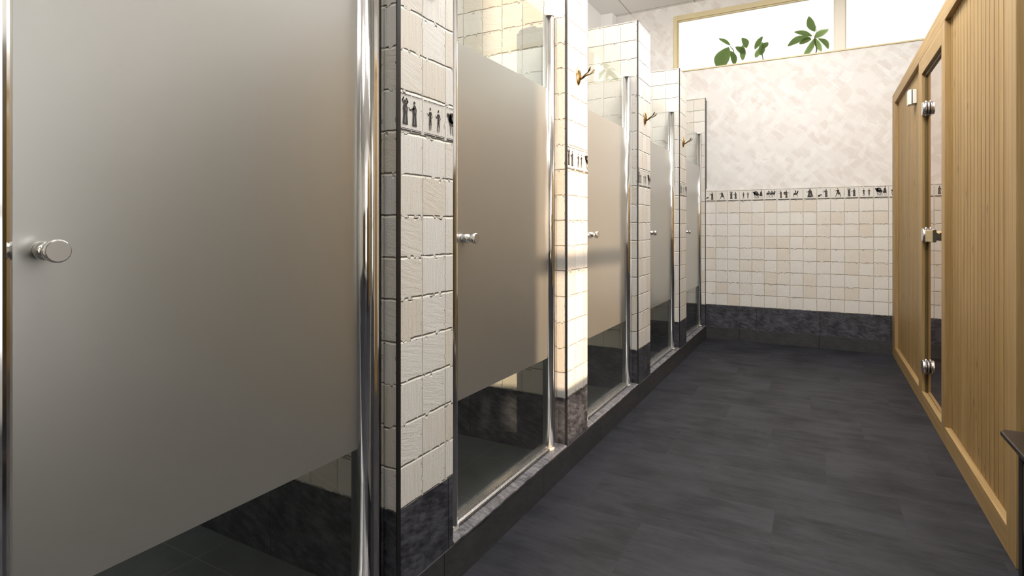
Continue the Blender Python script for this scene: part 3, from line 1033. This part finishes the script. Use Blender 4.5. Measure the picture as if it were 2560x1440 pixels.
spart(MB().box(SX, SD, 2.2375, 3.199, 0.0, .084), 'bottom_rail', 'piney', bevel=.0015)


def grooved(y0, y1, z0, z1, x, thick, pitch=0.057, off=0.0):
    b = MB()
    pts = []
    k = math.ceil((y0 - off) / pitch)
    pts.append((x, y0))
    while off + k * pitch < y1 - .004:
        g = off + k * pitch
        if g > y0 + .004:
            pts += [(x, g - .0042), (x + .010, g - .0022), (x + .010, g + .0022), (x, g + .0042)]
        k += 1
    pts += [(x, y1), (x + thick, y1), (x + thick, y0)]
    b.prism(pts, 'z', z0, z1)
    return b


GOFF = 2.14 + .057 * 2 - .002
spart(grooved(3.9655, 5.1345, .0825, 1.9575, SX + .023, .02, off=GOFF), 'board_panel', 'board')
spart(grooved(2.2375, 3.1995, .0845, 1.9575, SX + .023, .02, off=GOFF), 'board_panel', 'board')
# near end of the cabin (vertical boards in darker pine), roof and rear
b = MB()
pts = []
x = SD + .001
while x < XR - .01:
    x2 = min(x + .09, XR - .005)
    pts += [(x, 2.146), (x2 - .004, 2.146), (x2 - .002, 2.152)]
    x = x2
pts += [(XR - .004, 2.17), (SD + .001, 2.17)]
b.prism(pts, 'z', 0, 2.035)
spart(b, 'end_panel', 'pinedk')
spart(MB().box(SD + .001, XR - .003, 2.171, YE, 2.0, 2.035), 'roof_panel', 'pinedk')
# inside: bench, lining, and a lamp added to warm the view through the glass
spart(MB().box(1.25, XR - .01, 2.3, YE - .05, .42, .46), 'inner_bench', 'piney')
spart(MB().box(XR - .02, XR - .004, 2.18, YE, 0.0, 1.99), 'lining', 'pine')
lmp = MB(); lmp.lathe((1.7, 3.2, 1.62), (0, 0, 1), [(0, .03), (.05, .05), (.1, .05), (.14, .02)], 16)
spart(lmp, 'added_cabin_lamp', 'saunalamp')
# glass door
dr = spart(MB().box(SX + .021, SX + .029, 3.284, 3.832, .088, 1.850), 'glass_door', 'bronze')
spart(MB().box(SX + .014, SX + .030, 3.833, 3.8555, .081, 1.8655), 'rebate', 'pinedk')
spart(MB().box(SX + .016, SX + .032, 3.2785, 3.8325, 1.8505, 1.8655), 'rebate', 'pinedk')
for zc in (1.662, .962, .232):
    h = MB()
    cy = 3.797
    h.lathe((SX - .006, cy, zc), (1, 0, 0), [(0, .035), (.0015, .0365), (.018, .0365), (.019, .0345)], 36)
    h.lathe((SX + .0135, cy, zc), (1, 0, 0), [(0, .033), (.003, .033)], 28, mi=1)
    h.lathe((SX + .017, cy, zc), (1, 0, 0), [(0, .0345), (.001, .0365), (.0035, .0365)], 36)
    h.lathe((SX + .0295, cy, zc), (1, 0, 0), [(0, .0365), (.016, .0365), (.018, .034)], 36)
    h.lathe((SX + .012, cy, zc - .043), (0, 0, 1), [(0, .003), (.003, .0055), (.083, .0055), (.086, .003)], 12)
    h.box(SX + .001, SX + .012, cy + .030, 3.8555, zc - .026, zc + .026)
    spart(h, 'hinge', ['satin', 'boxd'], dr)
# wooden pull handle: bar along the door, waisted stand-off, darker end faces
hp = [(.484, .932), (.484, .988), (.487, .991), (.497, .991), (.499, .988), (.499, .978), (.507, .972), (.517, .977), (.5255, .984), (.5255, .936), (.517, .944), (.507, .951), (.499, .947), (.499, .934), (.497, .930), (.487, .929)]
b = MB()
b.prism(hp, 'y', 3.36, 3.58)
o = spart(b, 'pull_handle', ['handle', 'handled'], dr)
for p in o.data.polygons:
    if abs(p.normal.y) > 0.9:
        p.material_index = 1

# control box beside the door
cbx = empty('sauna_control_box', (SX + .023, 4.21, 1.772), 'small ivory control box on the grooved boards left of the sauna door', 'control box')
b = MB()
b.box(-.021, -.0003, 0, .075, 0, .088)
b.build('back_plate', 'boxw', cbx, bevel=.002)
MB().box(-.0262, -.0213, .003, .073, .002, .086).build('dark_gap_fill', 'boxd', cbx)  # black filler standing in for the shaded gap behind the cover
b = MB()
b.prism([(-.0265, 0), (-.036, .003), (-.043, .012), (-.043, .068), (-.038, .075), (-.0265, .075)], 'z', -.004, .088)
b.build('cover', 'boxw', cbx, bevel=.0015)
for zz in (.030, .056):
    b = MB(); b.lathe((-.033, .0752, zz), (0, 1, 0), [(0, .006), (.008, .006), (.010, .004)], 14)
    b.build('knob', 'boxd', cbx)

# ------------------------------------------------------------------ bench at the right edge
bn = empty('bench', (.43, 1.98, 0), 'low dark bench with black legs at the right edge beside the sauna', 'bench')
b = MB()
bt = .45
b.prism([(.0, -.02), (.012, 0.0), (.45, 0.0), (.45, -1.1), (.0, -1.1)], 'z', bt - .013, bt)
b.build('bench_top', 'benchm', bn, bevel=.003)
for (x, y) in ((.018, -.10), (.018, -1.02), (.40, -.10), (.40, -1.02)):
    MB().box(x, x + .028, y - .03, y + .0, .0, bt - .0132).build('leg', 'benchb', bn, bevel=.002)
for y in (-.125, -1.045):
    MB().box(.046, .40, y, y + .02, .075, .10).build('cross_rail', 'benchm', bn, bevel=.003)
b = MB()
b.tube([(.032, -.131, .12), (.032, -.25, .165), (.032, -.40, .185), (.032, -.72, .185), (.032, -.88, .165), (.032, -1.019, .12)], .012, 10)
b.build('long_rail', 'benchm', bn)

# ------------------------------------------------------------------ plants outside the high window
def leaf(parent, base, tip, width, bow=0.0, depth=0.0, fold=0.35, org=(0, 0, 0)):
    """a blade from base to tip (x, y, z world), widest past the middle, bowed sideways"""
    A, B = Vector(base), Vector(tip)
    d = (B - A); L = d.length; d.normalize()
    side = d.cross(Vector((0, 1, 0)))
    if side.length < .2:
        side = Vector((1, 0, 0))
    side.normalize()
    out = side.cross(d).normalized()
    n = 14
    prof = lambda t: (sin(pi * min(1, t ** 0.8)) ** 0.75) * (0.35 + 0.65 * t ** .5) if 0 < t < 1 else 0.0
    b = MB()
    rows = []
    for k in range(n + 1):
        t = k / n
        c = A + d * L * t + side * bow * sin(pi * t) + out * depth * sin(pi * t)
        w = width * 1.3 * prof(t) / 2 + .0004
        rows.append([c - side * w + out * w * fold, c - side * w * .5 + out * w * fold * .35, c, c + side * w * .5 + out * w * fold * .35, c + side * w + out * w * fold])
    for th in (0, .0008):
        for k in range(n):
            for j in range(4):
                q = [rows[k][j], rows[k][j + 1], rows[k + 1][j + 1], rows[k + 1][j]]
                q = [p + out * th for p in q]
                b.face(q if th else q[::-1], smooth=True)
    return b.build('leaf', 'leaf', parent, loc=(0, 0, 0), recalc=False) if parent is None else _rel(b, parent, org)


def _rel(b, parent, org):
    b.v = [(x - org[0], y - org[1], z - org[2]) for x, y, z in b.v]
    return b.build('leaf', 'leaf', parent, recalc=False)


o1 = (-0.03, 5.37, WZ0)
p1 = empty('house_plant', o1, 'leafy plant with a rosette of green leaves behind the window, near the mullion', 'plant', 'plants outside the high window')
b = MB()
b.tube([(0, 0, 0.001), (.012, -.005, .06), (.0, -.02, .12), (-.004, -.03, .165)], [.006, .005, .004, .003], 8)
b.build('stem', 'stem', p1)
c1 = (-0.034, 5.345, 2.605)
for (tip, w, bow, base) in (((-.078, 5.322, 2.790), .058, .008, (-.030, 5.335, 2.655)), ((-.188, 5.322, 2.676), .040, -.012, (-.05, 5.335, 2.62)),
                            ((-.240, 5.322, 2.562), .058, -.028, (-.06, 5.335, 2.61)), ((-.150, 5.324, 2.568), .042, -.008, (-.055, 5.335, 2.60)),
                            ((.075, 5.420, 2.690), .060, .01, c1), ((.068, 5.345, 2.495), .040, .02, (-.01, 5.345, 2.60)),
                            ((-.130, 5.43, 2.47), .050, .01, c1), ((.02, 5.42, 2.50), .045, 0, c1)):
    leaf(p1, base, tip, w, bow, org=o1)
b = MB()
b.tube([(-.004, -.03, .165), (.012, -.035, .21), (.004, -.036, .25)], [.002, .0018, .0015], 6)
b.build('stem', 'stem', p1)

o2 = (-0.66, 5.37, WZ0)
p2 = empty('house_plant', o2, 'plant with one broad green leaf low behind the left part of the window', 'plant', 'plants outside the high window')
b = MB()
b.tube([(0, 0, 0.001), (-.01, -.01, .08), (-.015, -.02, .15), (-.045, -.03, .19)], [.006, .005, .004, .003], 8)
b.build('stem', 'stem', p2)
c2 = (-0.68, 5.345, 2.60)
for (base, tip, w, bow) in ((( -.70, 5.335, 2.645), (-.800, 5.322, 2.722), .030, -.008), ((-.66, 5.335, 2.628), (-.573, 5.322, 2.545), .050, .008),
                            ((-.715, 5.332, 2.635), (-.80, 5.326, 2.44), .130, -.02), ((-.70, 5.338, 2.60), (-.665, 5.330, 2.46), .05, .01),
                            ((-.605, 5.332, 2.70), (-.565, 5.330, 2.60), .052, .012), ((-.60, 5.345, 2.64), (-.60, 5.36, 2.50), .05, .0)):
    leaf(p2, base, tip, w, bow, org=o2)

o3 = (-0.43, 5.375, WZ0)
p3 = empty('house_plant', o3, 'small blurred plant between the two larger ones behind the window', 'plant', 'plants outside the high window')
b = MB()
b.tube([(0, 0, 0.001), (-.01, -.01, .08), (-.01, -.015, .15)], [.005, .004, .003], 8)
b.build('stem', 'stem', p3)
for (base, tip, w, bow) in (((-.50, 5.345, 2.58), (-.435, 5.335, 2.685), .045, .006), ((-.435, 5.345, 2.625), (-.395, 5.335, 2.59), .06, 0),
                            ((-.44, 5.35, 2.64), (-.447, 5.345, 2.52), .055, .0), ((-.46, 5.38, 2.60), (-.50, 5.40, 2.52), .05, 0)):
    leaf(p3, base, tip, w, bow, org=o3)
